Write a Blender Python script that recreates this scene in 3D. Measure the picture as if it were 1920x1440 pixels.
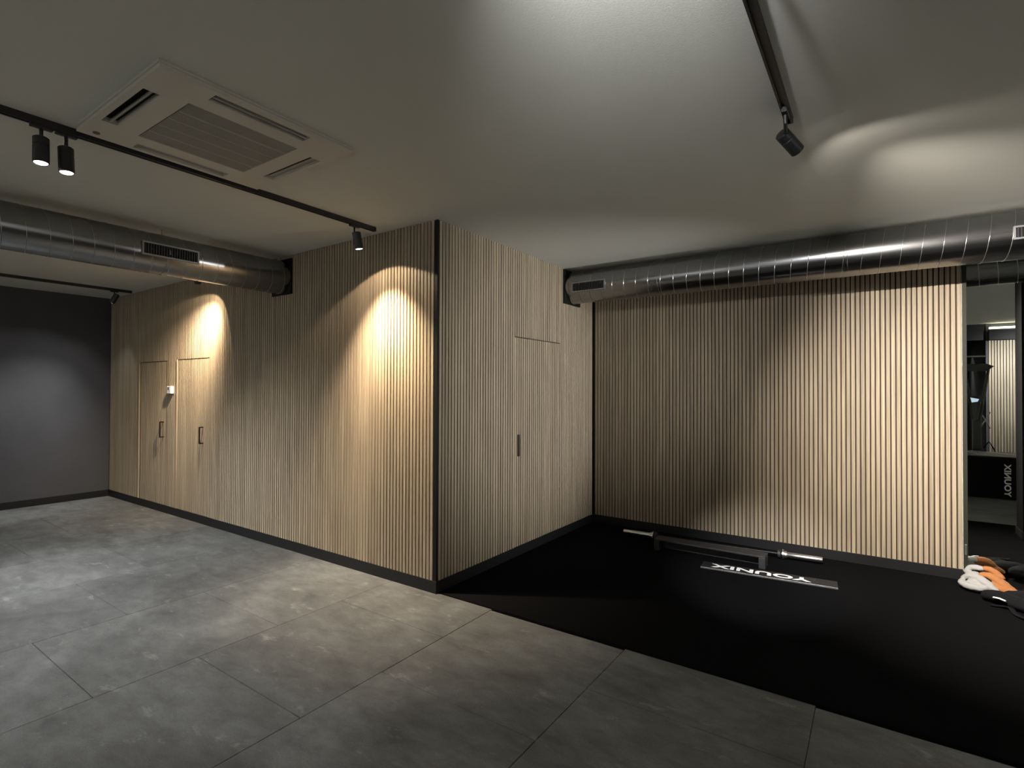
import bpy, math, random
from mathutils import Vector, Matrix

for _o in list(bpy.data.objects):
    bpy.data.objects.remove(_o, do_unlink=True)
SC = bpy.context.scene
COL = SC.collection
random.seed(7)

# ------------------------------------------------------------------ camera
EYE = Vector((0.0, 0.0, 1.62))
YAW, PITCH, ROLL, FPX = 0.604351, 0.011259, 0.003362, 990.99
fw = Vector((-math.sin(YAW) * math.cos(PITCH), math.cos(YAW) * math.cos(PITCH), math.sin(PITCH)))
rt = Vector((math.cos(YAW), math.sin(YAW), 0))
up = rt.cross(fw)
r2 = math.cos(ROLL) * rt + math.sin(ROLL) * up
u2 = -math.sin(ROLL) * rt + math.cos(ROLL) * up
cd = bpy.data.cameras.new('camera')
cam = bpy.data.objects.new('camera', cd)
COL.objects.link(cam)
M = Matrix((r2, u2, -fw)).transposed().to_4x4()
M.translation = EYE
cam.matrix_world = M
cd.sensor_fit = 'HORIZONTAL'
cd.sensor_width = 36.0
cd.lens = 36.0 * FPX / 1920.0
cd.clip_start = 0.02
cd.clip_end = 100
SC.camera = cam

# ------------------------------------------------------------------ world / exposure
w = bpy.data.worlds.new('world')
SC.world = w
w.use_nodes = True
w.node_tree.nodes['Background'].inputs[0].default_value = (0.5, 0.52, 0.55, 1)
w.node_tree.nodes['Background'].inputs[1].default_value = 0.0
SC.view_settings.view_transform = 'Standard'
SC.view_settings.look = 'None'
SC.view_settings.exposure = 0.0
SC.view_settings.gamma = 1.0
SC.view_settings.use_curve_mapping = False
SC.cycles.max_bounces = 10
SC.cycles.diffuse_bounces = 6
SC.cycles.glossy_bounces = 5
SC.cycles.sample_clamp_indirect = 4.0
SC.cycles.use_denoising = True

# ------------------------------------------------------------------ measured geometry
AY, BX, DX, CY, H, CX, WB = 3.126, -2.885, -9.573, 5.935, 2.983, 0.600, 0.097
PITCH_S = 0.0385
XR, YB = 5.2, -2.30            # far right wall and back wall (out of frame, seen in the mirror)


# ------------------------------------------------------------------ materials
def newmat(name):
    m = bpy.data.materials.new(name)
    m.use_nodes = True
    nt = m.node_tree
    return m, nt, nt.nodes['Principled BSDF']


def plain(name, col, rough=0.6, metal=0.0, bump=0.0, bscale=60.0, var=0.0, vscale=6.0, spec=0.5):
    m, nt, b = newmat(name)
    b.inputs['Base Color'].default_value = (*col, 1)
    b.inputs['Roughness'].default_value = rough
    b.inputs['Metallic'].default_value = metal
    b.inputs['Specular IOR Level'].default_value = spec
    tc = nt.nodes.new('ShaderNodeTexCoord')
    if var > 0:
        n = nt.nodes.new('ShaderNodeTexNoise')
        n.inputs['Scale'].default_value = vscale
        n.inputs['Detail'].default_value = 6
        nt.links.new(tc.outputs['Object'], n.inputs['Vector'])
        mx = nt.nodes.new('ShaderNodeMix')
        mx.data_type = 'RGBA'
        mx.inputs[6].default_value = (*[c * (1 - var) for c in col], 1)
        mx.inputs[7].default_value = (*[c * (1 + var) for c in col], 1)
        nt.links.new(n.outputs['Fac'], mx.inputs[0])
        nt.links.new(mx.outputs[2], b.inputs['Base Color'])
    if bump > 0:
        n2 = nt.nodes.new('ShaderNodeTexNoise')
        n2.inputs['Scale'].default_value = bscale
        n2.inputs['Detail'].default_value = 5
        nt.links.new(tc.outputs['Object'], n2.inputs['Vector'])
        bp = nt.nodes.new('ShaderNodeBump')
        bp.inputs['Strength'].default_value = bump
        bp.inputs['Distance'].default_value = 0.004
        nt.links.new(n2.outputs['Fac'], bp.inputs['Height'])
        nt.links.new(bp.outputs[0], b.inputs['Normal'])
    return m


def emit(name, col, strength):
    m, nt, b = newmat(name)
    b.inputs['Base Color'].default_value = (*col, 1)
    b.inputs['Emission Color'].default_value = (*col, 1)
    b.inputs['Emission Strength'].default_value = strength
    return m


def wood_mat(name, dark, light):
    m, nt, b = newmat(name)
    tc = nt.nodes.new('ShaderNodeTexCoord')
    oi = nt.nodes.new('ShaderNodeObjectInfo')
    mul = nt.nodes.new('ShaderNodeMath'); mul.operation = 'MULTIPLY'
    mul.inputs[1].default_value = 137.0
    nt.links.new(oi.outputs['Random'], mul.inputs[0])
    cb = nt.nodes.new('ShaderNodeCombineXYZ')
    for k in range(3):
        nt.links.new(mul.outputs[0], cb.inputs[k])
    add = nt.nodes.new('ShaderNodeVectorMath'); add.operation = 'ADD'
    nt.links.new(tc.outputs['Object'], add.inputs[0])
    nt.links.new(cb.outputs[0], add.inputs[1])
    mp = nt.nodes.new('ShaderNodeMapping')
    mp.inputs['Scale'].default_value = (90, 90, 1.6)
    nt.links.new(add.outputs[0], mp.inputs['Vector'])
    n = nt.nodes.new('ShaderNodeTexNoise')
    n.inputs['Scale'].default_value = 1.0
    n.inputs['Detail'].default_value = 5
    n.inputs['Roughness'].default_value = 0.6
    nt.links.new(mp.outputs[0], n.inputs['Vector'])
    ramp = nt.nodes.new('ShaderNodeValToRGB')
    ramp.color_ramp.elements[0].position = 0.3
    ramp.color_ramp.elements[0].color = (*dark, 1)
    ramp.color_ramp.elements[1].position = 0.72
    ramp.color_ramp.elements[1].color = (*light, 1)
    nt.links.new(n.outputs['Fac'], ramp.inputs['Fac'])
    hs = nt.nodes.new('ShaderNodeHueSaturation')
    mr = nt.nodes.new('ShaderNodeMapRange')
    mr.inputs['To Min'].default_value = 0.88
    mr.inputs['To Max'].default_value = 1.10
    nt.links.new(oi.outputs['Random'], mr.inputs['Value'])
    nt.links.new(mr.outputs[0], hs.inputs['Value'])
    nt.links.new(ramp.outputs[0], hs.inputs['Color'])
    nt.links.new(hs.outputs[0], b.inputs['Base Color'])
    b.inputs['Roughness'].default_value = 0.55
    b.inputs['Specular IOR Level'].default_value = 0.3
    return m


def tile_mat():
    m, nt, b = newmat('rubber_tile')
    geo = nt.nodes.new('ShaderNodeNewGeometry')
    oi = nt.nodes.new('ShaderNodeObjectInfo')
    n1 = nt.nodes.new('ShaderNodeTexNoise')
    n1.inputs['Scale'].default_value = 1.1; n1.inputs['Detail'].default_value = 7
    n1.inputs['Roughness'].default_value = 0.62; n1.inputs['Distortion'].default_value = 0.5
    nt.links.new(geo.outputs['Position'], n1.inputs['Vector'])
    r1 = nt.nodes.new('ShaderNodeValToRGB')
    r1.color_ramp.elements[0].position = 0.30; r1.color_ramp.elements[0].color = (0.060, 0.062, 0.061, 1)
    r1.color_ramp.elements[1].position = 0.74; r1.color_ramp.elements[1].color = (0.140, 0.146, 0.142, 1)
    nt.links.new(n1.outputs['Fac'], r1.inputs['Fac'])
    n4 = nt.nodes.new('ShaderNodeTexNoise')
    n4.inputs['Scale'].default_value = 5.5; n4.inputs['Detail'].default_value = 8
    n4.inputs['Roughness'].default_value = 0.68; n4.inputs['Distortion'].default_value = 0.25
    mp4 = nt.nodes.new('ShaderNodeMapping'); mp4.inputs['Scale'].default_value = (0.7, 1.5, 1)
    mp4.inputs['Rotation'].default_value = (0, 0, 0.75)
    nt.links.new(geo.outputs['Position'], mp4.inputs['Vector'])
    nt.links.new(mp4.outputs[0], n4.inputs['Vector'])
    mr4 = nt.nodes.new('ShaderNodeMapRange')
    mr4.inputs['From Min'].default_value = 0.32; mr4.inputs['From Max'].default_value = 0.70
    mr4.inputs['To Min'].default_value = 0.76; mr4.inputs['To Max'].default_value = 1.34
    nt.links.new(n4.outputs['Fac'], mr4.inputs['Value'])
    # fine speckle of the rubber crumb
    n2 = nt.nodes.new('ShaderNodeTexNoise')
    n2.inputs['Scale'].default_value = 190; n2.inputs['Detail'].default_value = 2
    nt.links.new(geo.outputs['Position'], n2.inputs['Vector'])
    mr2 = nt.nodes.new('ShaderNodeMapRange')
    mr2.inputs['From Min'].default_value = 0.3; mr2.inputs['From Max'].default_value = 0.7
    mr2.inputs['To Min'].default_value = 0.82; mr2.inputs['To Max'].default_value = 1.18
    nt.links.new(n2.outputs['Fac'], mr2.inputs['Value'])
    mrr = nt.nodes.new('ShaderNodeMapRange')
    mrr.inputs['To Min'].default_value = 0.90; mrr.inputs['To Max'].default_value = 1.10
    nt.links.new(oi.outputs['Random'], mrr.inputs['Value'])
    mm = nt.nodes.new('ShaderNodeMath'); mm.operation = 'MULTIPLY'
    nt.links.new(mr2.outputs[0], mm.inputs[0]); nt.links.new(mrr.outputs[0], mm.inputs[1])
    mm2 = nt.nodes.new('ShaderNodeMath'); mm2.operation = 'MULTIPLY'
    nt.links.new(mm.outputs[0], mm2.inputs[0]); nt.links.new(mr4.outputs[0], mm2.inputs[1])
    sc = nt.nodes.new('ShaderNodeVectorMath'); sc.operation = 'SCALE'
    nt.links.new(r1.outputs[0], sc.inputs[0]); nt.links.new(mm2.outputs[0], sc.inputs['Scale'])
    # chalk smears
    mp = nt.nodes.new('ShaderNodeMapping'); mp.inputs['Scale'].default_value = (1.7, 3.6, 1)
    mp.inputs['Rotation'].default_value = (0, 0, 0.5)
    nt.links.new(geo.outputs['Position'], mp.inputs['Vector'])
    n3 = nt.nodes.new('ShaderNodeTexNoise')
    n3.inputs['Scale'].default_value = 2.1; n3.inputs['Detail'].default_value = 9
    n3.inputs['Roughness'].default_value = 0.74; n3.inputs['Distortion'].default_value = 0.25
    nt.links.new(mp.outputs[0], n3.inputs['Vector'])
    r3 = nt.nodes.new('ShaderNodeValToRGB')
    r3.color_ramp.elements[0].position = 0.585; r3.color_ramp.elements[0].color = (0, 0, 0, 1)
    r3.color_ramp.elements[1].position = 0.80; r3.color_ramp.elements[1].color = (0.55, 0.55, 0.55, 1)
    nt.links.new(n3.outputs['Fac'], r3.inputs['Fac'])
    mix = nt.nodes.new('ShaderNodeMix'); mix.data_type = 'RGBA'
    nt.links.new(r3.outputs[0], mix.inputs[0])
    nt.links.new(sc.outputs[0], mix.inputs[6])
    mix.inputs[7].default_value = (0.42, 0.42, 0.40, 1)
    nt.links.new(mix.outputs[2], b.inputs['Base Color'])
    b.inputs['Roughness'].default_value = 0.72
    b.inputs['Specular IOR Level'].default_value = 0.3
    bp = nt.nodes.new('ShaderNodeBump'); bp.inputs['Strength'].default_value = 0.25
    bp.inputs['Distance'].default_value = 0.003
    nt.links.new(n2.outputs['Fac'], bp.inputs['Height'])
    nt.links.new(bp.outputs[0], b.inputs['Normal'])
    return m


MT = {
    'wood': wood_mat('oak_slat', (0.215, 0.170, 0.116), (0.40, 0.332, 0.234)),
    'felt': plain('dark_felt', (0.036, 0.026, 0.018), 0.95),
    'black': plain('black_trim', (0.005, 0.005, 0.005), 0.55, spec=0.2),
    'base': plain('black_baseboard', (0.009, 0.009, 0.0095), 0.5, spec=0.3),
    'ceil': plain('ceiling_paint', (0.60, 0.605, 0.550), 0.9, bump=0.10, bscale=130, var=0.05, vscale=1.2),
    'dwall': plain('charcoal_wall', (0.050, 0.050, 0.053), 0.85, bump=0.15, bscale=90, var=0.18, vscale=3),
    'gwall': plain('white_wall', (0.72, 0.72, 0.70), 0.9, var=0.06),
    'tile': tile_mat(),
    'slab': plain('floor_slab', (0.012, 0.012, 0.012), 0.9),
    'carpet': plain('black_carpet', (0.0065, 0.0065, 0.0068), 1.0, bump=1.0, bscale=420, var=0.6, vscale=160, spec=0.0),
    'duct': plain('galvanised_steel', (0.30, 0.305, 0.31), 0.22, 1.0, var=0.12, vscale=9),
    'seam': plain('duct_seam_steel', (0.45, 0.455, 0.45), 0.35, 1.0),
    'gframe': plain('grille_steel', (0.34, 0.34, 0.34), 0.4, 0.9),
    'gblade': plain('grille_blade', (0.10, 0.10, 0.10), 0.4, 0.7),
    'track': plain('black_aluminium', (0.012, 0.012, 0.013), 0.42),
    'lens': emit('lit_lens', (1.0, 0.93, 0.82), 14.0),
    'acwhite': plain('cassette_plastic', (0.56, 0.54, 0.47), 0.5),
    'acgrille': plain('cassette_grille', (0.33, 0.32, 0.28), 0.6),
    'acrib': plain('cassette_rib', (0.42, 0.41, 0.36), 0.6),
    'acdark': plain('cassette_void', (0.006, 0.006, 0.006), 0.9),
    'white': plain('white_plastic', (0.82, 0.82, 0.80), 0.4),
    'bronze': plain('dark_bronze', (0.030, 0.021, 0.014), 0.4, 0.6),
    'chrome': plain('bright_steel', (0.82, 0.82, 0.80), 0.28, 1.0),
    'shaft': plain('black_oxide_steel', (0.015, 0.015, 0.016), 0.42, 0.8),
    'rubber': plain('black_rubber', (0.012, 0.012, 0.012), 0.6),
    'powder': plain('powder_coat', (0.022, 0.022, 0.023), 0.4),
    'padtop': plain('grey_black_vinyl', (0.014, 0.014, 0.015), 0.5, spec=0.25),
    'alu': plain('aluminium_edge', (0.32, 0.32, 0.32), 0.4, 0.9),
    'print': plain('white_print', (0.85, 0.85, 0.84), 0.5),
    'towelw': plain('white_terry', (0.27, 0.267, 0.26), 0.95, bump=0.6, bscale=260),
    'towelo': plain('orange_terry', (0.28, 0.108, 0.033), 0.95, bump=0.6, bscale=260),
    'matte': plain('matte_black', (0.004, 0.004, 0.004), 0.9, spec=0.1),
    'cloth': plain('black_cloth', (0.006, 0.006, 0.007), 0.9, bump=0.3, bscale=200, spec=0.06),
    'mirror': plain('silvered_glass', (0.80, 0.83, 0.80), 0.0, 1.0),
    'olive': plain('mirror_edge', (0.022, 0.023, 0.016), 0.45, spec=0.2),
    'led': emit('led_strip', (1.0, 0.94, 0.72), 5.0),
    'screen': emit('console_screen', (0.55, 0.72, 0.85), 0.9),
    'display': plain('grey_display', (0.10, 0.11, 0.11), 0.2),
}
m_, nt_, b_ = newmat('clear_plastic')
b_.inputs['Base Color'].default_value = (0.85, 0.85, 0.85, 1)
b_.inputs['Roughness'].default_value = 0.08
b_.inputs['Transmission Weight'].default_value = 0.7
b_.inputs['IOR'].default_value = 1.3
MT['clear'] = m_


# ------------------------------------------------------------------ mesh helpers
class MB:
    def __init__(s):
        s.v = []; s.f = []

    def box(s, x0, x1, y0, y1, z0, z1):
        n = len(s.v)
        s.v += [(x0, y0, z0), (x1, y0, z0), (x1, y1, z0), (x0, y1, z0),
                (x0, y0, z1), (x1, y0, z1), (x1, y1, z1), (x0, y1, z1)]
        s.f += [tuple(n + i for i in q) for q in
                ((0, 3, 2, 1), (4, 5, 6, 7), (0, 1, 5, 4), (1, 2, 6, 5), (2, 3, 7, 6), (3, 0, 4, 7))]
        return s

    def prism(s, pts, axis, a, b):
        """pts: 2-D outline, extruded along axis from a to b"""
        n = len(s.v); k = len(pts)
        for t in (a, b):
            for (p, q) in pts:
                s.v.append({'x': (t, p, q), 'y': (p, t, q), 'z': (p, q, t)}[axis])
        for i in range(k):
            j = (i + 1) % k
            s.f.append((n + i, n + j, n + k + j, n + k + i))
        s.f.append(tuple(n + i for i in range(k))[::-1])
        s.f.append(tuple(n + k + i for i in range(k)))
        return s

    def rings(s, prof, p0, d, n=32, cap0=True, cap1=True):
        """surface of revolution about the axis p0 + t*d; prof: (t, radius)"""
        d = Vector(d).normalized(); p0 = Vector(p0)
        a = d.orthogonal().normalized(); b = d.cross(a)
        base = len(s.v)
        for (t, r) in prof:
            for i in range(n):
                an = 2 * math.pi * i / n
                s.v.append(tuple(p0 + d * t + a * (r * math.cos(an)) + b * (r * math.sin(an))))
        for k in range(len(prof) - 1):
            for i in range(n):
                j = (i + 1) % n
                s.f.append((base + k * n + i, base + k * n + j, base + (k + 1) * n + j, base + (k + 1) * n + i))
        if cap0: s.f.append(tuple(base + i for i in range(n))[::-1])
        if cap1: s.f.append(tuple(base + (len(prof) - 1) * n + i for i in range(n)))
        return s

    def cyl(s, p0, p1, r, n=20):
        p0 = Vector(p0); p1 = Vector(p1)
        return s.rings([(0, r), ((p1 - p0).length, r)], p0, p1 - p0, n)

    def tube(s, path, rad, n=8, flat=None):
        """rad: number or list; flat=(sx,sz) squashes the section"""
        P = [Vector(p) for p in path]
        base = len(s.v)
        up0 = Vector((0, 0, 1))
        for k, p in enumerate(P):
            t = (P[min(k + 1, len(P) - 1)] - P[max(k - 1, 0)]).normalized()
            a = t.cross(up0)
            if a.length < 1e-4: a = Vector((1, 0, 0))
            a.normalize(); b = a.cross(t)
            r = rad[k] if isinstance(rad, (list, tuple)) else rad
            fx, fz = flat if flat else (1, 1)
            for i in range(n):
                an = 2 * math.pi * i / n
                s.v.append(tuple(p + a * (r * fx * math.cos(an)) + b * (r * fz * math.sin(an))))
        for k in range(len(P) - 1):
            for i in range(n):
                j = (i + 1) % n
                s.f.append((base + k * n + i, base + k * n + j, base + (k + 1) * n + j, base + (k + 1) * n + i))
        s.f.append(tuple(base + i for i in range(n))[::-1])
        s.f.append(tuple(base + (len(P) - 1) * n + i for i in range(n)))
        return s

    def mesh(s, name, off=(0, 0, 0)):
        me = bpy.data.meshes.new(name)
        me.from_pydata([(v[0] - off[0], v[1] - off[1], v[2] - off[2]) for v in s.v], [], s.f)
        me.update()
        return me

    def build(s, name, mat, parent=None, smooth=False, local=False, bevel=0.0, label=None, loc=None):
        """world-space vertices unless local; the parent is moved only, not turned, when local is False"""
        if local or parent is None:
            off = Vector(loc) if loc else Vector((0, 0, 0))
            if local: off = Vector((0, 0, 0))
        else:
            off = Vector((0, 0, 0)); p = parent
            while p is not None:
                off += p.location; p = p.parent
        me = s.mesh(name, off)
        o = bpy.data.objects.new(name, me)
        if mat: me.materials.append(mat)
        COL.objects.link(o)
        if parent is None and not local: o.location = off
        if parent: o.parent = parent
        if smooth:
            me.polygons.foreach_set('use_smooth', [True] * len(me.polygons))
            try:
                me.set_sharp_from_angle(angle=math.radians(38))
            except Exception:
                pass
        if bevel > 0:
            bm = o.modifiers.new('bevel', 'BEVEL'); bm.width = bevel; bm.segments = 2
            bm.limit_method = 'ANGLE'
        if label: o['label'] = label
        return o


def empty(name, loc, rz=0.0):
    o = bpy.data.objects.new(name, None)
    o.empty_display_size = 0.1
    o.location = loc; o.rotation_euler = (0, 0, rz)
    COL.objects.link(o)
    return o


def tag(o, label, cat, group=None, kind=None):
    o['label'] = label; o['category'] = cat
    if group: o['group'] = group
    if kind: o['kind'] = kind
    return o


def struct(o, label, cat):
    return tag(o, label, cat, kind='structure')


def text_mesh(body, length, height, depth, bold=0.02):
    """centred text lying in XY, reading along +X"""
    cu = bpy.data.curves.new('txt', 'FONT')
    cu.body = body; cu.size = 1.0; cu.extrude = 0.05; cu.offset = bold
    cu.space_character = 1.05; cu.resolution_u = 4
    t = bpy.data.objects.new('txt', cu)
    COL.objects.link(t)
    dg = bpy.context.evaluated_depsgraph_get()
    me = bpy.data.meshes.new_from_object(t.evaluated_get(dg))
    bpy.data.objects.remove(t); bpy.data.curves.remove(cu)
    xs = [v.co.x for v in me.vertices]; ys = [v.co.y for v in me.vertices]; zs = [v.co.z for v in me.vertices]
    cx, cy = (min(xs) + max(xs)) / 2, (min(ys) + max(ys)) / 2
    fx, fy, fz = length / (max(xs) - min(xs)), height / (max(ys) - min(ys)), depth / (max(zs) - min(zs))
    for v in me.vertices:
        v.co = ((v.co.x - cx) * fx, (v.co.y - cy) * fy, (v.co.z - min(zs)) * fz)
    me.update()
    return me


def slat_profile(wd, dp, c=0.002):
    # outline in (along, outward): outward 0 = back, dp = face
    return [(-wd / 2, 0), (wd / 2, 0), (wd / 2, dp - c), (wd / 2 - c, dp), (-wd / 2 + c, dp), (-wd / 2, dp - c)]


_slat_cache = {}


def slat_mesh(axis, z0, z1, dp=0.014, wd=0.0285, sign=1):
    """slat whose back face is at the origin; axis is the wall's run; z from z0 to z1 is centred on the object's origin"""
    key = (axis, round(z1 - z0, 4), dp, wd, sign)
    if key not in _slat_cache:
        mb = MB(); hh = (z1 - z0) / 2
        if axis == 'x':      # face towards -Y (sign 1) or +Y (sign -1)
            pts = [(a, -o * sign) for a, o in slat_profile(wd, dp)]
        else:                # face towards +X
            pts = [(o * sign, a) for a, o in slat_profile(wd, dp)]
        mb.prism(pts, 'z', -hh, hh)
        me = mb.mesh('slat')
        me.materials.append(MT['wood'])
        _slat_cache[key] = me
    return _slat_cache[key]


def add_slat(me, pos, parent):
    o = bpy.data.objects.new('slat', me)
    off = Vector((0, 0, 0)); p = parent
    while p is not None:
        off += p.location; p = p.parent
    o.location = Vector(pos) - off
    o.parent = parent
    COL.objects.link(o)
    return o


# ================================================================== STRUCTURE
# ---- floor: slab with square rubber tiles laid in running bond, black carpet in the alcove
floor = struct(MB().box(DX - 0.2, XR + 0.1, YB - 2.9, CY + 0.3, -0.12, -0.014).build('floor', MT['slab']),
               'grey dusty rubber-tiled gym floor with staggered seams', 'floor')
TP = 1.04
tm = {}
X0 = -2.345


def tile(xa, xb, ya, yb):
    g = 0.0012
    key = (round(xb - xa, 3), round(yb - ya, 3))
    if key not in tm:
        a, b, c = (xb - xa) / 2 - g, (yb - ya) / 2 - g, 0.0025
        mb = MB()
        mb.v = [(-a, -b, -.014), (a, -b, -.014), (a, b, -.014), (-a, b, -.014),
                (-a, -b, -c), (a, -b, -c), (a, b, -c), (-a, b, -c),
                (-a + c, -b + c, 0), (a - c, -b + c, 0), (a - c, b - c, 0), (-a + c, b - c, 0)]
        mb.f = [(0, 1, 5, 4), (1, 2, 6, 5), (2, 3, 7, 6), (3, 0, 4, 7),
                (4, 5, 9, 8), (5, 6, 10, 9), (6, 7, 11, 10), (7, 4, 8, 11), (8, 9, 10, 11)]
        me = mb.mesh('rubber_tile'); me.materials.append(MT['tile'])
        tm[key] = me
    o = bpy.data.objects.new('rubber_tile', tm[key])
    o.location = ((xa + xb) / 2, (ya + yb) / 2, random.uniform(-0.0012, 0.0))
    o.parent = floor
    COL.objects.link(o)


EDGE = 3.148
for c in range(-8, 8):
    xa, xb = X0 + c * TP, X0 + (c + 1) * TP
    xa, xb = max(xa, DX), min(xb, XR)
    if xb - xa < 0.05: continue
    yoff = (1.05 if c % 2 == 0 else 1.57)
    ylim = AY if xb < BX + 0.3 else EDGE
    k = -6
    while True:
        ya = yoff + k * TP; yb = ya + TP; k += 1
        if ya >= ylim: break
        if yb <= -2.9 + 0.0: continue
        yb = min(yb, ylim)
        if yb - ya < 0.02: continue
        tile(xa, xb, ya, yb)

# carpet
mb = MB()
n = 220
edge = []
for i in range(n + 1):
    x = BX + (XR - BX) * i / n
    edge.append((x, EDGE + 0.002 + 0.004 * math.sin(x * 3.1) + random.uniform(-0.0025, 0.0025)))
for i in range(n):
    (xa, ya), (xb, yb) = edge[i], edge[i + 1]
    b = len(mb.v)
    mb.v += [(xa, ya, -.013), (xb, yb, -.013), (xb, yb + .004, .006), (xa, ya + .004, .006),
             (xb, CY + .01, .006), (xa, CY + .01, .006)]
    mb.f += [(b, b + 1, b + 2, b + 3), (b + 3, b + 2, b + 4, b + 5)]
carpet = tag(mb.build('carpet', MT['carpet']), 'black short-pile carpet covering the alcove floor below the slatted walls', 'carpet')

# ---- ceiling
struct(MB().box(DX - 0.2, XR + 0.1, YB - 2.9, CY + 0.3, H, H + 0.12).build('ceiling', MT['ceil']),
       'flat grey-beige plaster ceiling', 'ceiling')

# ---- plain walls
struct(MB().box(DX - 0.15, DX, YB - 2.8, AY + 0.02, -0.05, H + 0.02).build('wall_left', MT['dwall']),
       'dark charcoal wall at the far left of the room', 'wall')
struct(MB().box(DX, DX + 0.012, YB, AY - 0.004, 0.0, WB).build('baseboard_left', MT['base'], bevel=0.002),
       'black baseboard along the charcoal wall', 'baseboard')
struct(MB().box(XR, XR + 0.15, YB - 2.8, CY + 0.2, -0.05, H + 0.02).build('wall_right', MT['gwall']),
       'plain white wall closing the gym on the right', 'wall')

DP = 0.014
# ---- wall A: slatted front with two flush doors
wallA = struct(MB().box(DX - 0.02, BX - DP, AY + DP, AY + 0.16, -0.02, H + 0.01).build('wall_front', MT['felt']),
               'long oak-slatted wall with two flush doors left of the corner', 'wall')
# ---- wall B: slatted side of the block
wallB = struct(MB().box(BX - 0.16, BX - DP, AY + 0.16, CY + 0.02, -0.02, H + 0.01).build('wall_side', MT['felt']),
               'oak-slatted return wall with one flush door in the alcove', 'wall')
# ---- wall C: slatted alcove back
wallC = struct(MB().box(BX - 0.16, CX, CY + DP, CY + 0.16, -0.02, H + 0.01).build('wall_back_slatted', MT['felt']),
               'oak-slatted wall at the back of the alcove above the barbell', 'wall')
struct(MB().box(CX, XR + 0.1, CY + 0.012, CY + 0.16, -0.02, H + 0.01).build('wall_mirror', MT['gwall']),
       'white wall behind the gym mirror', 'wall')

doors = {}


def make_door(n, wall, base, label):
    d = empty('door_%d' % n, base)
    struct(d, label, 'door')
    return d


dA = [(-8.498, -7.640, 1.985, 1), (-7.354, -6.545, 1.992, 2)]
d1 = make_door(1, 'A', (-8.07, AY, 0), 'left flush slatted door, nearest the charcoal wall')
d2 = make_door(2, 'A', (-6.95, AY, 0), 'right flush slatted door beside the white thermostat')
d3 = make_door(3, 'B', (BX, 4.666, 0), 'flush slatted door with dark pull in the alcove side wall')
for d, (x0, x1, zt, k) in zip((d1, d2), dA):
    MB().box(x0 + .004, x1 - .004, AY + DP - 0.001, AY + DP + .02, WB + .004, zt - .006).build('door_leaf', MT['felt'], d)
    # bright oak edging strip along the hinge side
    MB().box(x0 - .014, x0 + .004, AY - 0.008, AY + DP, WB, zt).build('door_edge', MT['wood'], d, bevel=.001)

# slats, wall A
xs = BX - 0.036 - PITCH_S / 2
while xs > DX + 0.02:
    dd = None
    for d, (x0, x1, zt, k) in zip((d1, d2), dA):
        if x0 - 0.004 < xs < x1: dd = (d, zt, x0, x1)
    skip = any(abs(xs - (x0 - 0.006)) < 0.021 for (x0, x1, zt, k) in dA)
    if dd:
        d, zt, x0, x1 = dd
        add_slat(slat_mesh('x', zt + .004, H), (xs, AY + DP, (zt + .004 + H) / 2), wallA)
        if not skip:
            add_slat(slat_mesh('x', WB, zt - .006, DP - 0.004), (xs, AY + DP, (WB + zt - .006) / 2), d)
    else:
        if skip:
            zt = [zz for (x0, x1, zz, k) in dA if abs(xs - (x0 - 0.006)) < 0.021][0]
            add_slat(slat_mesh('x', zt + .004, H), (xs, AY + DP, (zt + .004 + H) / 2), wallA)
        else:
            add_slat(slat_mesh('x', WB, H), (xs, AY + DP, (WB + H) / 2), wallA)
    xs -= PITCH_S

# slats, wall B
BY0, BY1, BZT = 4.221, 5.111, 2.137
MB().box(BX - DP - .02, BX - DP + .001, BY0 + .004, BY1 - .004, WB + .004, BZT - .006).build('door_leaf', MT['felt'], d3)
ys = AY + 0.022 + PITCH_S / 2
while ys < CY - 0.03:
    if BY0 < ys < BY1:
        add_slat(slat_mesh('y', BZT + .004, H), (BX - DP, ys, (BZT + .004 + H) / 2), wallB)
        add_slat(slat_mesh('y', WB, BZT - .006, DP - 0.003), (BX - DP, ys, (WB + BZT - .006) / 2), d3)
    else:
        add_slat(slat_mesh('y', WB, H), (BX - DP, ys, (WB + H) / 2), wallB)
    ys += PITCH_S
# slats, wall C
xs = CX - PITCH_S / 2 + 0.004
while xs > BX + 0.035:
    add_slat(slat_mesh('x', WB, H), (xs, CY + DP, (WB + H) / 2), wallC)
    xs -= PITCH_S

# corner trims and baseboards
struct(MB().box(BX - 0.034, BX + 0.001, AY - 0.001, AY + 0.020, 0.09, H).build('trim_1', MT['black'], bevel=.002),
       'black corner strip where the two slatted walls meet', 'trim')
struct(MB().box(BX - 0.006, BX + 0.030, CY - 0.002, CY + 0.016, 0.09, H).build('trim_2', MT['black'], bevel=.002),
       'black strip in the inner corner of the alcove', 'trim')
struct(MB().box(DX, BX + 0.004, AY - 0.004, AY + 0.03, -0.004, WB).build('baseboard_front', MT['base'], bevel=.002),
       'black baseboard below the long slatted wall', 'baseboard')
struct(MB().box(BX - 0.03, BX + 0.004, AY + 0.03, CY, -0.004, WB).build('baseboard_side', MT['base'], bevel=.002),
       'black baseboard below the slatted return wall', 'baseboard')
struct(MB().box(BX + 0.004, CX, CY - 0.004, CY + 0.03, -0.004, WB).build('baseboard_back', MT['base'], bevel=.002),
       'black baseboard below the alcove back wall', 'baseboard')

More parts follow.
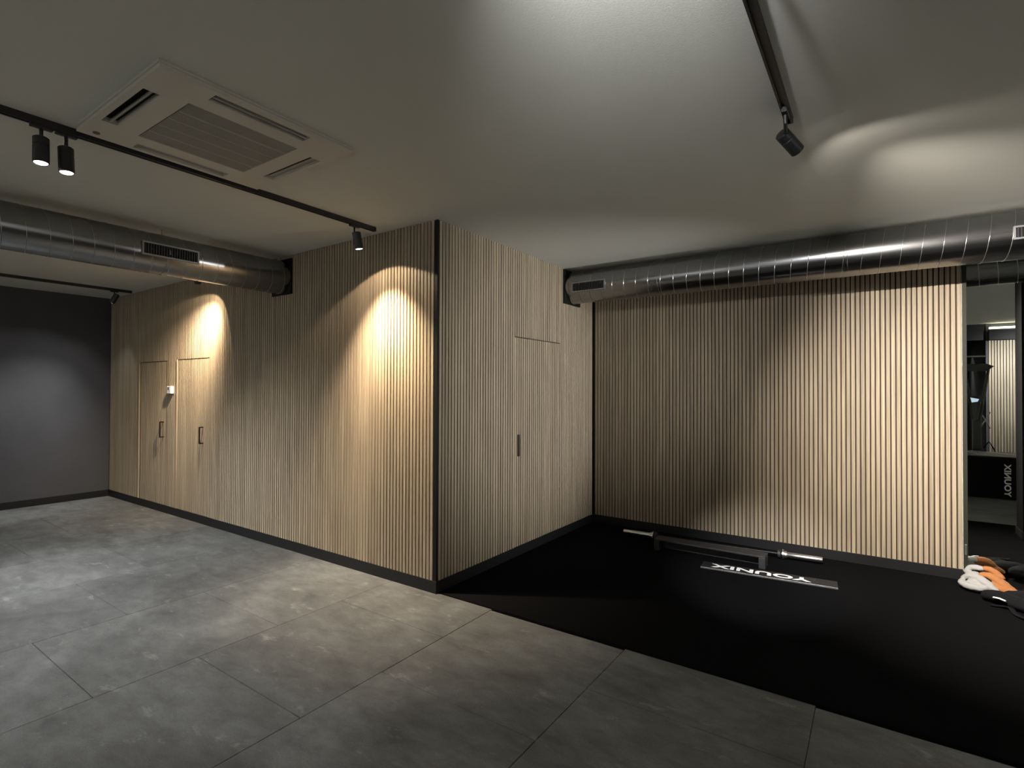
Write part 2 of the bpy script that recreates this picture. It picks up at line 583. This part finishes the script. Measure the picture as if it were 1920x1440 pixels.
# ---- door pulls
for d, hx, z0, z1 in ((d1, -7.745, 0.98, 1.19), (d2, -6.682, 0.96, 1.165)):
    mb = MB()
    mb.box(hx - .008, hx + .008, AY - .045, AY - .031, z0, z1)
    mb.box(hx - .008, hx + .008, AY - .031, AY + .006, z0, z0 + .014)
    mb.box(hx - .008, hx + .008, AY - .031, AY + .006, z1 - .014, z1)
    mb.build('handle', MT['bronze'], d, bevel=.002, label='dark bronze pull handle')
mb = MB()
mb.box(BX - .004, BX + .010, 4.278, 4.308, .972, 1.185)
mb.box(BX + .010, BX + .016, 4.282, 4.290, .976, 1.181)
mb.build('handle', MT['bronze'], d3, bevel=.002, label='dark recessed pull')

# ---- back of the gym (seen only in the mirror)
SX0 = 1.845
wb_ = struct(MB().box(SX0 - 0.04, XR + .02, YB - .15, YB, -.02, H + .01).build('wall_back', MT['dwall']),
             'gym back wall carrying lit oak slats, seen in the mirror', 'wall')
struct(MB().box(DX - .1, 0.6, YB - .15, YB, -.02, H + .01).build('wall_rear', MT['gwall']),
       'plain white back wall of the gym behind the viewer', 'wall')
struct(MB().box(-0.2, SX0 + .3, YB - 2.85, YB - 2.7, -.02, H + .01).build('wall_recess', MT['dwall']),
       'dark far wall of the recess, seen in the mirror', 'wall')
struct(MB().box(0.45, .6, YB - 2.75, YB - .1, -.02, H + .01).build('wall_recess_side', MT['dwall']),
       'dark side wall of the recess behind the machine', 'wall')
struct(MB().box(SX0 - .04, SX0 + .11, YB - 2.75, YB - .1, -.02, H + .01).build('wall_recess_end', MT['dwall']),
       'dark end wall of the recess behind the machine, by the lit slats', 'wall')
struct(MB().box(0.5, SX0 - .03, YB - .1, YB - .02, 2.66, H + .01).build('trim_3', MT['base']),
       'dark header beam over the recess opening', 'trim')
xs = SX0
while xs < 3.4:
    add_slat(slat_mesh('x', WB, 2.645, 0.014, .031, -1), (xs + .02, YB, (WB + 2.645) / 2), wb_)
    xs += 0.0443
struct(MB().box(SX0, 3.4, YB, YB + .10, 2.65, 2.845).build('trim_4', MT['black']),
       'black pelmet above the lit slats, seen in the mirror', 'trim')

# ---- mirror
mir = empty('mirror', (CX + 1.0, CY, 0))
tag(mir, 'tall frameless wall mirror right of the slatted alcove wall', 'mirror')
MB().box(CX + .034, 2.55, CY - .001, CY + .006, 0.006, H - .01).build('glass', MT['mirror'], mir)
MB().box(CX + .004, CX + .034, CY - .006, CY + .010, 0.006, H - .01).build('edge_strip', MT['olive'], mir, bevel=.002)
MB().box(CX + .012, CX + .026, CY - .012, CY - .006, .225, .315).build('clip', MT['chrome'], mir, bevel=.002, label='small bright mirror clip')

# ================================================================== SERVICES
def spiral_duct(name, label, axis, a, b, c1, cz, r, wall_at, grilles, gdir, seam):
    """axis 'x' or 'y'; c1 = fixed horizontal coordinate; grilles: (start,end,z0,z1)"""
    P = (lambda t, off, z: (t, c1 + off, z)) if axis == 'x' else (lambda t, off, z: (c1 + off, t, z))
    root = empty(name, P(wall_at, 0, cz))
    tag(root, label, 'duct', 'spiral ventilation ducts')
    d = (1, 0, 0) if axis == 'x' else (0, 1, 0)
    MB().rings([(0, r), (b - a, r)], P(a, 0, cz), d, 72).build('duct_tube', MT['duct'], root, smooth=True)
    path = []
    seg = 30; pit = 0.130
    turns = (b - a - .02) / pit
    for i in range(int(turns * seg)):
        an = -2 * math.pi * i / seg
        path.append(P(a + .01 + pit * i / seg, (r + .001) * math.cos(an), cz + (r + .001) * math.sin(an)))
    MB().tube(path, seam, 5).build('spiral_seam', MT['seam'], root, smooth=True)
    # sleeve joints and their hanger straps
    t = a + 1.05
    while t < b - .3:
        MB().rings([(0, r + .0004), (.002, r + .0022), (.024, r + .0022), (.026, r + .0004)], P(t, 0, cz), d, 48, False, False)\
              .build('joint_band', MT['duct'], root, smooth=True)
        MB().cyl(P(t + .013, 0, cz + r), P(t + .013, 0, H), .004, 8).build('hanger', MT['seam'], root)
        t += 1.62
    for (g0, g1, z0, z1) in grilles:
        s = gdir
        o0, o1 = s * (r - .03), s * (r + .012)
        lo, hi = min(o0, o1), max(o0, o1)

        def bx(t0, t1, u0, u1, za, zb):
            u0, u1 = min(u0, u1), max(u0, u1)
            return (t0, t1, c1 + u0, c1 + u1, za, zb) if axis == 'x' else (c1 + u0, c1 + u1, t0, t1, za, zb)
        fr = .012
        g = MB()
        g.box(*bx(g0, g1, o0, o1, z0, z0 + fr)); g.box(*bx(g0, g1, o0, o1, z1 - fr, z1))
        g.box(*bx(g0, g0 + fr, o0, o1, z0 + fr, z1 - fr)); g.box(*bx(g1 - fr, g1, o0, o1, z0 + fr, z1 - fr))
        go = g.build('grille', MT['gframe'], root)
        MB().box(*bx(g0 + fr, g1 - fr, o0, s * (r + .001), z0 + fr, z1 - fr)).build('void', MT['acdark'], go)
        t = g0 + fr + .010
        while t < g1 - fr - .006:
            MB().box(*bx(t, t + .004, s * (r + .001), s * (r + .010), z0 + fr, z1 - fr)).build('fin', MT['gblade'], go)
            t += .0195
    return root, P


dl, PL = spiral_duct('spiral_duct', 'spiral steel duct at left running into the long slatted wall', 'y', YB, AY + .01,
                     -5.03, 2.762, 0.168, AY, [(1.795, 2.228, 2.705, 2.815)], 1, .0012)
MB().box(-5.03 - .172, -5.03 + .172, AY - .020, AY + .004, 2.585, 2.945).build('wall_collar', MT['black'], dl, bevel=.003, label='black square wall collar')
dr, PR = spiral_duct('spiral_duct', 'spiral steel duct crossing in front of the alcove back wall', 'x', BX - .01, 4.9,
                     5.365, 2.785, 0.180, BX, [(-2.775, -2.38, 2.70, 2.808), (.815, 1.22, 2.715, 2.812)], -1, .0021)
MB().box(BX - .004, BX + .022, 5.365 - .19, 5.365 + .19, 2.592, 2.972).build('wall_collar', MT['black'], dr, bevel=.003, label='black square wall collar')


# ---- lighting tracks
def track(label, x, y0, y1):
    root = empty('lighting_track', (x, (y0 + y1) / 2, H))
    tag(root, label, 'lighting track', 'black ceiling tracks')
    mb = MB()
    wv, hv = .0175, .034
    mb.prism([(x - wv, H), (x - wv, H - hv), (x - .008, H - hv), (x - .008, H - hv + .014), (x + .008, H - hv + .014),
              (x + .008, H - hv), (x + wv, H - hv), (x + wv, H)], 'y', y0, y1)
    mb.build('rail', MT['track'], root)
    MB().box(x - wv - .001, x + wv + .001, y1, y1 + .006, H - hv - .001, H).build('end_cap', MT['track'], root, bevel=.001)
    return root


track('long black ceiling track beside the air-conditioning cassette', -3.475, YB, 2.985)
track('black ceiling track running out to a single spotlight at upper right', -0.355, YB, 2.93)
track('far black ceiling track near the charcoal wall', -8.55, YB, 3.03)
track('black ceiling track hidden behind the left duct', -6.12, YB, 2.98)
track('unseen black ceiling track added on the far right to carry lamps', 2.70, YB, 4.6)  # unseen rail, added only to hold extra lamps


def spotlight(label, S, d, tx, beam, spill, bsize=60, ssize=100, sblend=0.25, col=(1.0, 0.95, 0.86), L=0.135, ty=None, floor_stand=False):
    """black track head; its lamp is a soft-edged beam plus a weaker wide spill cut off by the housing"""
    S = Vector(S); d = Vector(d).normalized()
    back = S - d * L
    piv = S - d * (L * 0.72)
    y = piv.y if ty is None else ty
    if floor_stand:
        root = empty('added_floor_spotlight', (tx, y, 0.006))  # added lamp on a stand, outside the view
        tag(root, label, 'spotlight')
        MB().rings([(0, .14), (.012, .14), (.018, .13), (.020, .02)], (tx, y, .007), (0, 0, 1), 32).build('base', MT['track'], root, smooth=True)
        MB().tube([(tx, y, .02), (tx, y, piv.z - .04), tuple(piv)], .011, 12).build('pole', MT['track'], root, smooth=True)
    else:
        root = empty('spotlight', (tx, y, H - .034))
        tag(root, label, 'spotlight', 'black track spotlights')
        MB().box(tx - .014, tx + .014, y - .045, y + .045, H - .050, H - .024).build('adapter', MT['track'], root, bevel=.003)
        MB().tube([(tx, y, H - .05), (tx, y, (H - .05) * .4 + piv.z * .6), tuple(piv)], .009, 10).build('stem', MT['track'], root, smooth=True)
    R = .034
    prof = [(0, .012), (.001, R - .006), (.006, R), (.040, R), (.042, R - .002), (.046, R - .002), (.048, R),
            (L - .002, R), (L, R - .002), (L, R - .005), (L - .012, R - .007)]
    MB().rings(prof, back, d, 32, True, False).build('body', MT['track'], root, smooth=True)
    MB().rings([(L - .004, R - .0055), (L + .001, R - .010), (L + .003, .004)], back, d, 24).build('lens', MT['lens'], root, smooth=True, label='glowing white lens')
    for nm, e, sz, bl in (('beam_light', beam, bsize, 1.0), ('spill_light', spill, ssize, sblend)):
        if e <= 0: continue
        ld = bpy.data.lights.new(nm, 'SPOT')
        ld.energy = e; ld.spot_size = math.radians(sz); ld.spot_blend = bl
        ld.color = col; ld.shadow_soft_size = .018
        lo = bpy.data.objects.new(nm, ld)
        COL.objects.link(lo)
        lo.parent = root
        lo.location = (S + d * .006) - root.location
        lo.rotation_euler = (-d).to_track_quat('Z', 'Y').to_euler()
    return root


WARM = (1.0, 0.80, 0.58)
NEUT = (0.99, 0.99, 1.0)
RLAMP = (1.0, 0.91, 0.82)
spotlight('track spotlight at the end of the long track, washing the slats by the corner', (-3.44, 2.80, 2.755), (.03, .20, -.98), -3.475, 580, 26, 84, 132, .08, WARM)
spotlight('track spotlight half hidden behind the left duct above the flush doors', (-6.17, 2.82, 2.79), (-.58, .28, -.765), -6.12, 430, 30, 80, 97, .10, WARM)
spotlight('small track spotlight at far left by the charcoal wall', (-8.53, 2.80, 2.785), (-.35, -.35, -.9), -8.55, 230, 30, 70, 100, .5, NEUT)
spotlight('left one of the two paired spotlights on the long track', (-3.470, .832, 2.757), (.07, -.01, -1), -3.475, 45, 22, 90, 120, .6, NEUT)
spotlight('right one of the two paired spotlights on the long track', (-3.470, .935, 2.743), (.07, .02, -1), -3.475, 45, 22, 90, 120, .6, NEUT)
spotlight('single tilted spotlight at the end of the upper right track', (-.325, 3.005, 2.832), (.50, .79, -.56), -.355, 1800, 18, 90, 120, .3, RLAMP, ty=2.80)
# lamps added out of frame to lift the light level
spotlight('added spotlight above the viewer, tilted up to brighten the ceiling', (-.42, .75, 2.84), (-.22, .80, .25), -.355, 200, 18, 76, 100, .9, NEUT)  # added head, aimed up for ceiling glow
spotlight('added floor-standing spotlight, unseen at the far right, brightening the alcove', (2.62, 5.0, 1.55), (-1, -.05, .02), 2.74, 1080, 12, 45, 110, .9, NEUT, ty=5.0, floor_stand=True)  # added low light for the return wall and the ceiling near it
spotlight('added spotlight on the far right track brightening the rear slats', (2.62, -.9, 2.80), (-.25, -.85, -.6), 2.70, 400, 60, 80, 110, .5, NEUT)  # added to light the slats reflected in the mirror
spotlight('added spotlight on the far right track, bouncing light off the plain end wall', (2.78, 1.5, 2.78), (.75, 0, -.55), 2.70, 500, 40, 90, 120, .5, NEUT)  # added for soft bounce from the right
for tx_, nm_ in ((-8.55, 'far left'), (-6.12, 'hidden left'), (-3.475, 'long'), (-.355, 'upper right')):  # added row of heads, ambient bounce from behind
    spotlight('spotlight on the %s track, added to bounce light off the wall behind the viewer' % nm_, (tx_, -1.15, 2.78), (0, -.7, -.6), tx_, 225, 20, 100, 130, .5, NEUT)

spotlight('added narrow spotlight on the upper right track brightening the alcove floor', (-.34, 1.35, 2.78), (-.10, .80, -.60), -.355, 1200, 3, 24, 90, .8, NEUT)  # added to pick out the barbell and lettering
spotlight('added spotlight on the hidden left track brightening the floor by the charcoal wall', (-6.15, .20, 2.76), (-.25, .75, -1), -6.12, 280, 20, 80, 110, .6, NEUT)  # added fill for the far left floor
spotlight('added downward spotlight on the hidden left track brightening the tiles', (-6.12, .55, 2.76), (.42, .55, -1), -6.12, 520, 24, 84, 110, .6, NEUT)  # added fill for the left floor tiles

# ---- ceiling cassette
ac = empty('air_conditioning_cassette', (-2.92, 1.44, H))
tag(ac, 'square ceiling air-conditioning cassette with grille and four slots', 'air conditioner')
cx, cy, zc = -2.92, 1.44, H
Z1 = H - .030
mb = MB()
o_, si, so, sl, gi = .485, .385, .455, .245, .282
# face panel built from strips around four slots and the centre grille
xsn = [-o_, -so, -si, -gi, -sl, sl, gi, si, so, o_]


def inside(x, y):
    if abs(x) < gi and abs(y) < gi: return True
    if si < abs(x) < so and abs(y) < sl: return True
    if si < abs(y) < so and abs(x) < sl: return True
    return False


for i in range(len(xsn) - 1):
    for j in range(len(xsn) - 1):
        xm, ym = (xsn[i] + xsn[i + 1]) / 2, (xsn[j] + xsn[j + 1]) / 2
        if not inside(xm, ym):
            mb.box(cx + xsn[i], cx + xsn[i + 1], cy + xsn[j], cy + xsn[j + 1], Z1, H)
mb.build('face_panel', MT['acwhite'], ac)
mb = MB()
for (a0, a1, b0, b1) in ((-o_ - .006, o_ + .006, -o_ - .006, -o_), (-o_ - .006, o_ + .006, o_, o_ + .006),
                         (-o_ - .006, -o_, -o_, o_), (o_, o_ + .006, -o_, o_)):
    mb.box(cx + a0, cx + a1, cy + b0, cy + b1, H - .012, H)
mb.build('rim', MT['acwhite'], ac)
for sx, sy in ((1, 0), (-1, 0), (0, 1), (0, -1)):
    m = (si + so) / 2
    if sx:
        q = (cx + sx * m - .035, cx + sx * m + .035, cy - sl, cy + sl)
    else:
        q = (cx - sl, cx + sl, cy + sy * m - .035, cy + sy * m + .035)
    sl_o = MB().box(q[0], q[1], q[2], q[3], H - .004, H - .001).build('outlet_slot', MT['acdark'], ac)
    # louvre blade: tilted vane
    bl = MB()
    open_ = sy == -1 or sx == 1
    if sx:
        u = cx + sx * m
        if open_:
            bl.prism([(u - .004, H - .028), (u + .006, H - .028), (u + .010, H - .008), (u + .004, H - .008)], 'y', cy - sl + .006, cy + sl - .006)
        else:
            bl.prism([(u - .033, H - .012), (u + .014, H - .022), (u + .014, H - .019), (u - .033, H - .009)], 'y', cy - sl + .006, cy + sl - .006)
    else:
        u = cy + sy * m
        if open_:
            bl.prism([(u - .004, H - .028), (u + .006, H - .028), (u + .010, H - .008), (u + .004, H - .008)], 'x', cx - sl + .006, cx + sl - .006)
        else:
            bl.prism([(u - .012, H - .022), (u + .033, H - .012), (u + .033, H - .009), (u - .012, H - .019)], 'x', cx - sl + .006, cx + sl - .006)
    bl.build('louvre', MT['acgrille'], sl_o)
gr = MB().box(cx - gi, cx + gi, cy - gi, cy + gi, H - .010, H - .004).build('grille', MT['acdark'], ac)
gi2 = gi - .006
mb = MB()
t = -gi2
while t < gi2:
    mb.box(cx + t, cx + t + .007, cy - gi2, cy + gi2, Z1 + .002, H - .010)
    t += .0118
o = mb.build('grille_bars', MT['acgrille'], gr); o['kind'] = 'stuff'
for k in range(4):
    t = -gi2 + (k + 1) * 2 * gi2 / 5
    MB().box(cx + t - .004, cx + t + .004, cy - gi2, cy + gi2, Z1 - .001, H - .010).build('rib', MT['acrib'], gr)
for k in range(9):
    t = -gi2 + (k + 1) * 2 * gi2 / 10
    MB().box(cx - gi2, cx + gi2, cy + t - .0025, cy + t + .0025, Z1 + .004, H - .010).build('cross_rib', MT['acgrille'], gr)
MB().cyl((cx - .42, cy - .42, Z1 + .001), (cx - .42, cy - .42, Z1 - .004), .016, 20).build('sensor', MT['display'], ac)

# ---- thermostat
th = empty('thermostat', (-7.50, AY, 1.56))
tag(th, 'small white thermostat on the slatted wall between the flush doors', 'thermostat')
MB().box(-7.555, -7.445, AY - .040, AY + .001, 1.558, 1.655).build('case', MT['white'], th, bevel=.006)
MB().box(-7.530, -7.488, AY - .042, AY - .039, 1.605, 1.640).build('display', MT['display'], th)
MB().cyl((-7.47, AY - .039, 1.60), (-7.47, AY - .043, 1.60), .007, 14).build('button', MT['acgrille'], th)

# ================================================================== THINGS ON THE CARPET
# barbell
L0, L1 = Vector((-2.323, 5.568)), Vector((-0.42, 5.690))
mid = (L0 + L1) / 2
ang = math.atan2(L1.y - L0.y, L1.x - L0.x)
half = (L1 - L0).length / 2
bb = empty('barbell', (mid.x, mid.y, 0.006), ang)
tag(bb, 'barbell with bright steel sleeves lying by the alcove back wall', 'barbell')
zc = .046
sl_in = half - .315
MB().cyl((-sl_in, 0, zc), (sl_in, 0, zc), .014, 24).build('shaft', MT['shaft'], bb, smooth=True, local=True)
for s in (-1, 1):
    MB().rings([(0, .0235), (.003, .0255), (.295, .0255), (.300, .0235), (.3005, .012)], (s * (sl_in + .015), 0, zc), (s, 0, 0), 28)\
        .build('sleeve', MT['chrome'], bb, smooth=True, local=True, label='bright steel sleeve')
    MB().rings([(0, .020), (.003, .0455), (.016, .0455), (.020, .034), (.040, .034), (.042, .026)], (s * (sl_in - .022), 0, zc), (s, 0, 0), 32)\
        .build('flange', MT['chrome'], bb, smooth=True, local=True)
    MB().rings([(0, .016), (.004, .040), (.030, .040), (.034, .016)], (s * (sl_in - .062), 0, zc), (s, 0, 0), 28)\
        .build('clamp', MT['rubber'], bb, smooth=True, local=True)

# low stand
st = empty('low_stand', (-1.35, 5.312, 0.006), math.radians(0.0))
tag(st, 'low black steel bridge stand behind the lettered plate', 'stand')
hx = .515
MB().box(-hx, hx, -.075, .075, .100, .115).build('top_plate', MT['powder'], st, local=True, bevel=.002)
for s in (-1, 1):
    a, b = sorted((s * hx, s * (hx - .055)))
    MB().box(a, b, -.075, .075, 0, .100).build('leg', MT['powder'], st, local=True, bevel=.002)
MB().box(-hx + .055, hx - .055, .060, .075, .0, .100).build('back_rail', MT['rubber'], st, local=True)

# lettered plate
pa, pb = Vector((-1.33, 4.955)), Vector((-.264, 5.055))
an = math.atan2(pb.y - pa.y, pb.x - pa.x)
pm = (pa + pb) / 2
pl = empty('lettered_plate', (pm.x, pm.y, 0.006), an)
tag(pl, 'flat black plate with white lettering lying on the carpet', 'plate')
hl = (pb - pa).length / 2
MB().box(-hl, hl, .004, .175, 0, .013).build('panel', MT['padtop'], pl, local=True, bevel=.004)
MB().box(-hl, hl, 0, .005, 0, .0135).build('front_edge', MT['alu'], pl, local=True, bevel=.001, label='grey metal front edge')
me = text_mesh('YOUNIX', .80, .095, .0012, .035)
me.materials.append(MT['print'])
o = bpy.data.objects.new('lettering', me); COL.objects.link(o); o.parent = pl
o.location = (-.055, .088, .0132); o.rotation_euler = (0, 0, math.pi)
o['label'] = 'white block letters'
MB().box(hl - .16, hl - .07, .115, .155, .0125, .0142).build('slot', MT['acdark'], pl, local=True)


# cloth helper: folded tubes fused by a voxel remesh
def cloth(name, strokes, mat, parent, voxel=.006, seed=0):
    mb = MB()
    for path, rad, flat in strokes:
        P = [Vector(p) for p in path]
        out = []; rr = []
        for k in range(len(P) - 1):
            for q in range(6):
                t = q / 6
                p0 = P[max(k - 1, 0)]; p1 = P[k]; p2 = P[k + 1]; p3 = P[min(k + 2, len(P) - 1)]
                out.append(0.5 * ((2 * p1) + (p2 - p0) * t + (2 * p0 - 5 * p1 + 4 * p2 - p3) * t * t + (3 * p1 - p0 - 3 * p2 + p3) * t ** 3))
                u = (k + t) / (len(P) - 1)
                rr.append(rad * (0.55 + 0.45 * math.sin(math.pi * min(max(u, .0), 1)) ** .5))
        out.append(P[-1]); rr.append(rad * .5)
        mb.tube([tuple(p) for p in out], rr, 12, flat)
    o = mb.build(name, mat, parent)
    rm = o.modifiers.new('fuse', 'REMESH'); rm.mode = 'VOXEL'; rm.voxel_size = voxel; rm.use_smooth_shade = True
    sm = o.modifiers.new('relax', 'SMOOTH'); sm.factor = .5; sm.iterations = 3
    tx = bpy.data.textures.new(name + '_wrinkle', 'CLOUDS'); tx.noise_scale = .035
    dm = o.modifiers.new('wrinkle', 'DISPLACE'); dm.texture = tx; dm.strength = .010; dm.mid_level = .5
    return o


tw = empty('towel', (.72, 5.72, 0.0))
tag(tw, 'crumpled white and orange towel on the carpet against the mirror', 'towel')
g = .006
cloth('white_side', [
    ([(.575, 5.70, .060), (.565, 5.66, .050), (.60, 5.62, .042), (.66, 5.60, .042), (.71, 5.61, .046)], .030, (1, .9)),
    ([(.575, 5.72, .062), (.61, 5.71, .098), (.66, 5.68, .105), (.71, 5.64, .085), (.75, 5.61, .052), (.775, 5.60, .034)], .034, (1.1, .8)),
    ([(.60, 5.66, .05), (.64, 5.66, .07), (.68, 5.65, .06), (.72, 5.64, .05)], .030, (1.2, .9)),
    ([(.60, 5.80, .10), (.635, 5.80, .145), (.68, 5.79, .155), (.72, 5.78, .15)], .028, (1.2, .8)),
    ([(.60, 5.76, .05), (.64, 5.75, .09), (.69, 5.73, .10)], .040, (1.2, 1.0)),
    ([(.62, 5.62, .030), (.68, 5.62, .030), (.74, 5.62, .030)], .024, (1.2, 1)),
], MT['towelw'], tw, .005)
cloth('orange_side', [
    ([(.70, 5.79, .152), (.745, 5.78, .158), (.79, 5.76, .140), (.83, 5.73, .105)], .028, (1.2, .8)),
    ([(.68, 5.72, .118), (.74, 5.70, .125), (.80, 5.67, .100), (.85, 5.64, .065), (.905, 5.62, .030)], .036, (1.2, .75)),
    ([(.74, 5.66, .080), (.79, 5.63, .060), (.84, 5.62, .042), (.90, 5.61, .026)], .030, (1.2, .8)),
    ([(.74, 5.74, .05), (.80, 5.70, .05), (.86, 5.66, .035)], .042, (1.2, 1.0)),
], MT['towelo'], tw, .005)

tw.location.z = 0.010
bg = empty('gym_bag', (.86, 5.40, 0.006))
tag(bg, 'slumped black gym bag with a pale clip in front of the towel', 'bag')
cloth('bag_body', [
    ([(.68, 5.50, .045), (.76, 5.44, .055), (.86, 5.36, .050), (.96, 5.28, .040)], .055, (1.5, .8)),
    ([(.80, 5.52, .045), (.90, 5.50, .06), (1.0, 5.46, .06), (1.08, 5.40, .045)], .055, (1.5, .9)),
    ([(.95, 5.62, .05), (1.02, 5.66, .08), (1.10, 5.66, .07), (1.20, 5.62, .05)], .055, (1.4, 1.0)),
], MT['cloth'], bg, .008)
path = [(.70 + .32 * t + .03 * math.sin(t * 9), 5.34 - .34 * t + .05 * math.sin(t * 6), .016 + .012 * math.sin(t * 7) ** 2) for t in [i / 24 for i in range(25)]]
MB().tube(path, .012, 8, (1.5, .45)).build('strap', MT['cloth'], bg, smooth=True)
MB().tube([(.715, 5.345, .074), (.745, 5.318, .080), (.775, 5.292, .076)], .0085, 10, (1, .6)).build('clip', MT['white'], bg, smooth=True, label='pale plastic clip')

# ================================================================== THINGS SEEN IN THE MIRROR
col_ = empty('column', (1.46, 3.78, 0))
tag(col_, 'square black column seen in the mirror at the right edge', 'column')
MB().box(1.305, 1.62, 3.62, 3.94, 0, H).build('shaft', MT['matte'], col_, bevel=.004)
MB().box(1.295, 1.63, 3.61, 3.95, 0, .09).build('plinth', MT['base'], col_, bevel=.003)

bx_ = empty('training_box', (1.45, .83, 0))
tag(bx_, 'black training box with white upright lettering, seen in the mirror', 'box')
MB().box(.95, 1.98, .52, 1.147, .012, .63).build('shell', MT['matte'], bx_, bevel=.012)
for fx in (1.02, 1.91):
    for fy in (.60, 1.07):
        MB().cyl((fx, fy, 0), (fx, fy, .014), .025, 14).build('foot', MT['rubber'], bx_)
me = text_mesh('YOUNIX', .49, .078, .002, .03)
me.materials.append(MT['print'])
o = bpy.data.objects.new('lettering', me); COL.objects.link(o); o.parent = bx_
# letters on the face towards +Y, reading upwards, letter tops towards +X
Rm = Matrix(((0, 1, 0), (0, 0, 1), (1, 0, 0)))     # local x -> world z, local y -> world x, local z -> world y
o.matrix_local = Matrix.Translation((1.603 - 1.45, 1.1472 - .83, .292)) @ Rm.to_4x4()
o['label'] = 'white block letters'

tr = empty('clear_tray', (1.52, .86, .63))
tag(tr, 'clear crumpled plastic tray on top of the black training box', 'tray')
mb = MB()
mb.box(1.12, 1.92, .66, 1.06, .630, .636)
for (a, b, c, d) in ((1.12, 1.92, .66, .667), (1.12, 1.92, 1.053, 1.06), (1.12, 1.127, .667, 1.053), (1.913, 1.92, .667, 1.053)):
    mb.box(a, b, c, d, .636, .672)
mb.build('tray_shell', MT['clear'], tr)
MB().tube([(1.14, 1.0, .68), (1.30, .97, .664), (1.5, 1.01, .676), (1.7, .98, .662), (1.88, 1.0, .672)], .012, 8, (1.5, .5)).build('wrap_fold', MT['clear'], tr, smooth=True)

gm = empty('gym_machine', (1.46, -.60, 0))
tag(gm, 'black training machine with V-shaped uprights and pale screen, seen in the mirror', 'gym machine')
MB().box(1.05, 1.85, -1.25, -.25, 0, .08).build('base', MT['powder'], gm, bevel=.01)
MB().box(1.40, 1.52, -.66, -.54, .08, 1.12).build('pedestal', MT['powder'], gm, bevel=.01)
for s in (-1, 1):
    MB().tube([(1.46 + s * .03, -.60, 1.05), (1.46 + s * .165, -.60, 2.03)], [.030, .020], 10).build('upright', MT['powder'], gm, smooth=True)
mb = MB()
mb.prism([(1.20, 1.985), (1.60, 1.985), (1.695, 2.065), (1.60, 2.11), (1.20, 2.11)], 'y', -.64, -.56)
mb.build('top_bar', MT['powder'], gm, bevel=.004)
MB().box(1.20, 1.60, -.625, -.575, 2.235, 2.26).build('upper_rail', MT['alu'], gm)
MB().box(1.22, 1.25, -.62, -.58, 2.11, 2.24).build('rail_post', MT['powder'], gm)
scn = MB().prism([(1.36, 1.52), (1.56, 1.56), (1.54, 1.44), (1.38, 1.41)], 'y', -.585, -.555).build('console', MT['powder'], gm)
MB().prism([(1.372, 1.512), (1.49, 1.485), (1.47, 1.44), (1.39, 1.425)], 'y', -.556, -.551).build('screen', MT['screen'], scn, label='pale blue lit screen')
for s in (-1, 1):
    MB().tube([(1.62 - s * .07, -.95, .95), (1.62 + s * .07, -.95, 1.25)], .010, 8).build('brace', MT['alu'], gm, smooth=True)
MB().tube([(1.55, -.60, .62), (1.62, -.58, .74), (1.68, -.56, .62), (1.73, -.54, .45), (1.76, -.52, .09)], .012, 8).build('cable', MT['rubber'], gm, smooth=True)

ls = empty('light_strip', (2.6, YB + .06, 2.87))
tag(ls, 'glowing warm light strip above the rear slats, seen in the mirror', 'light strip')
MB().box(SX0, 3.4, YB + .02, YB + .09, 2.846, 2.868).build('channel', MT['track'], ls)
MB().box(SX0 + .005, 3.395, YB + .03, YB + .104, 2.870, 2.905).build('diffuser', MT['led'], ls)
spotlight('small spotlight in the recess, seen in the mirror beside the lit slats', (1.52, YB - 1.9, 2.62), (.1, .15, -1), 1.50, 40, 6)
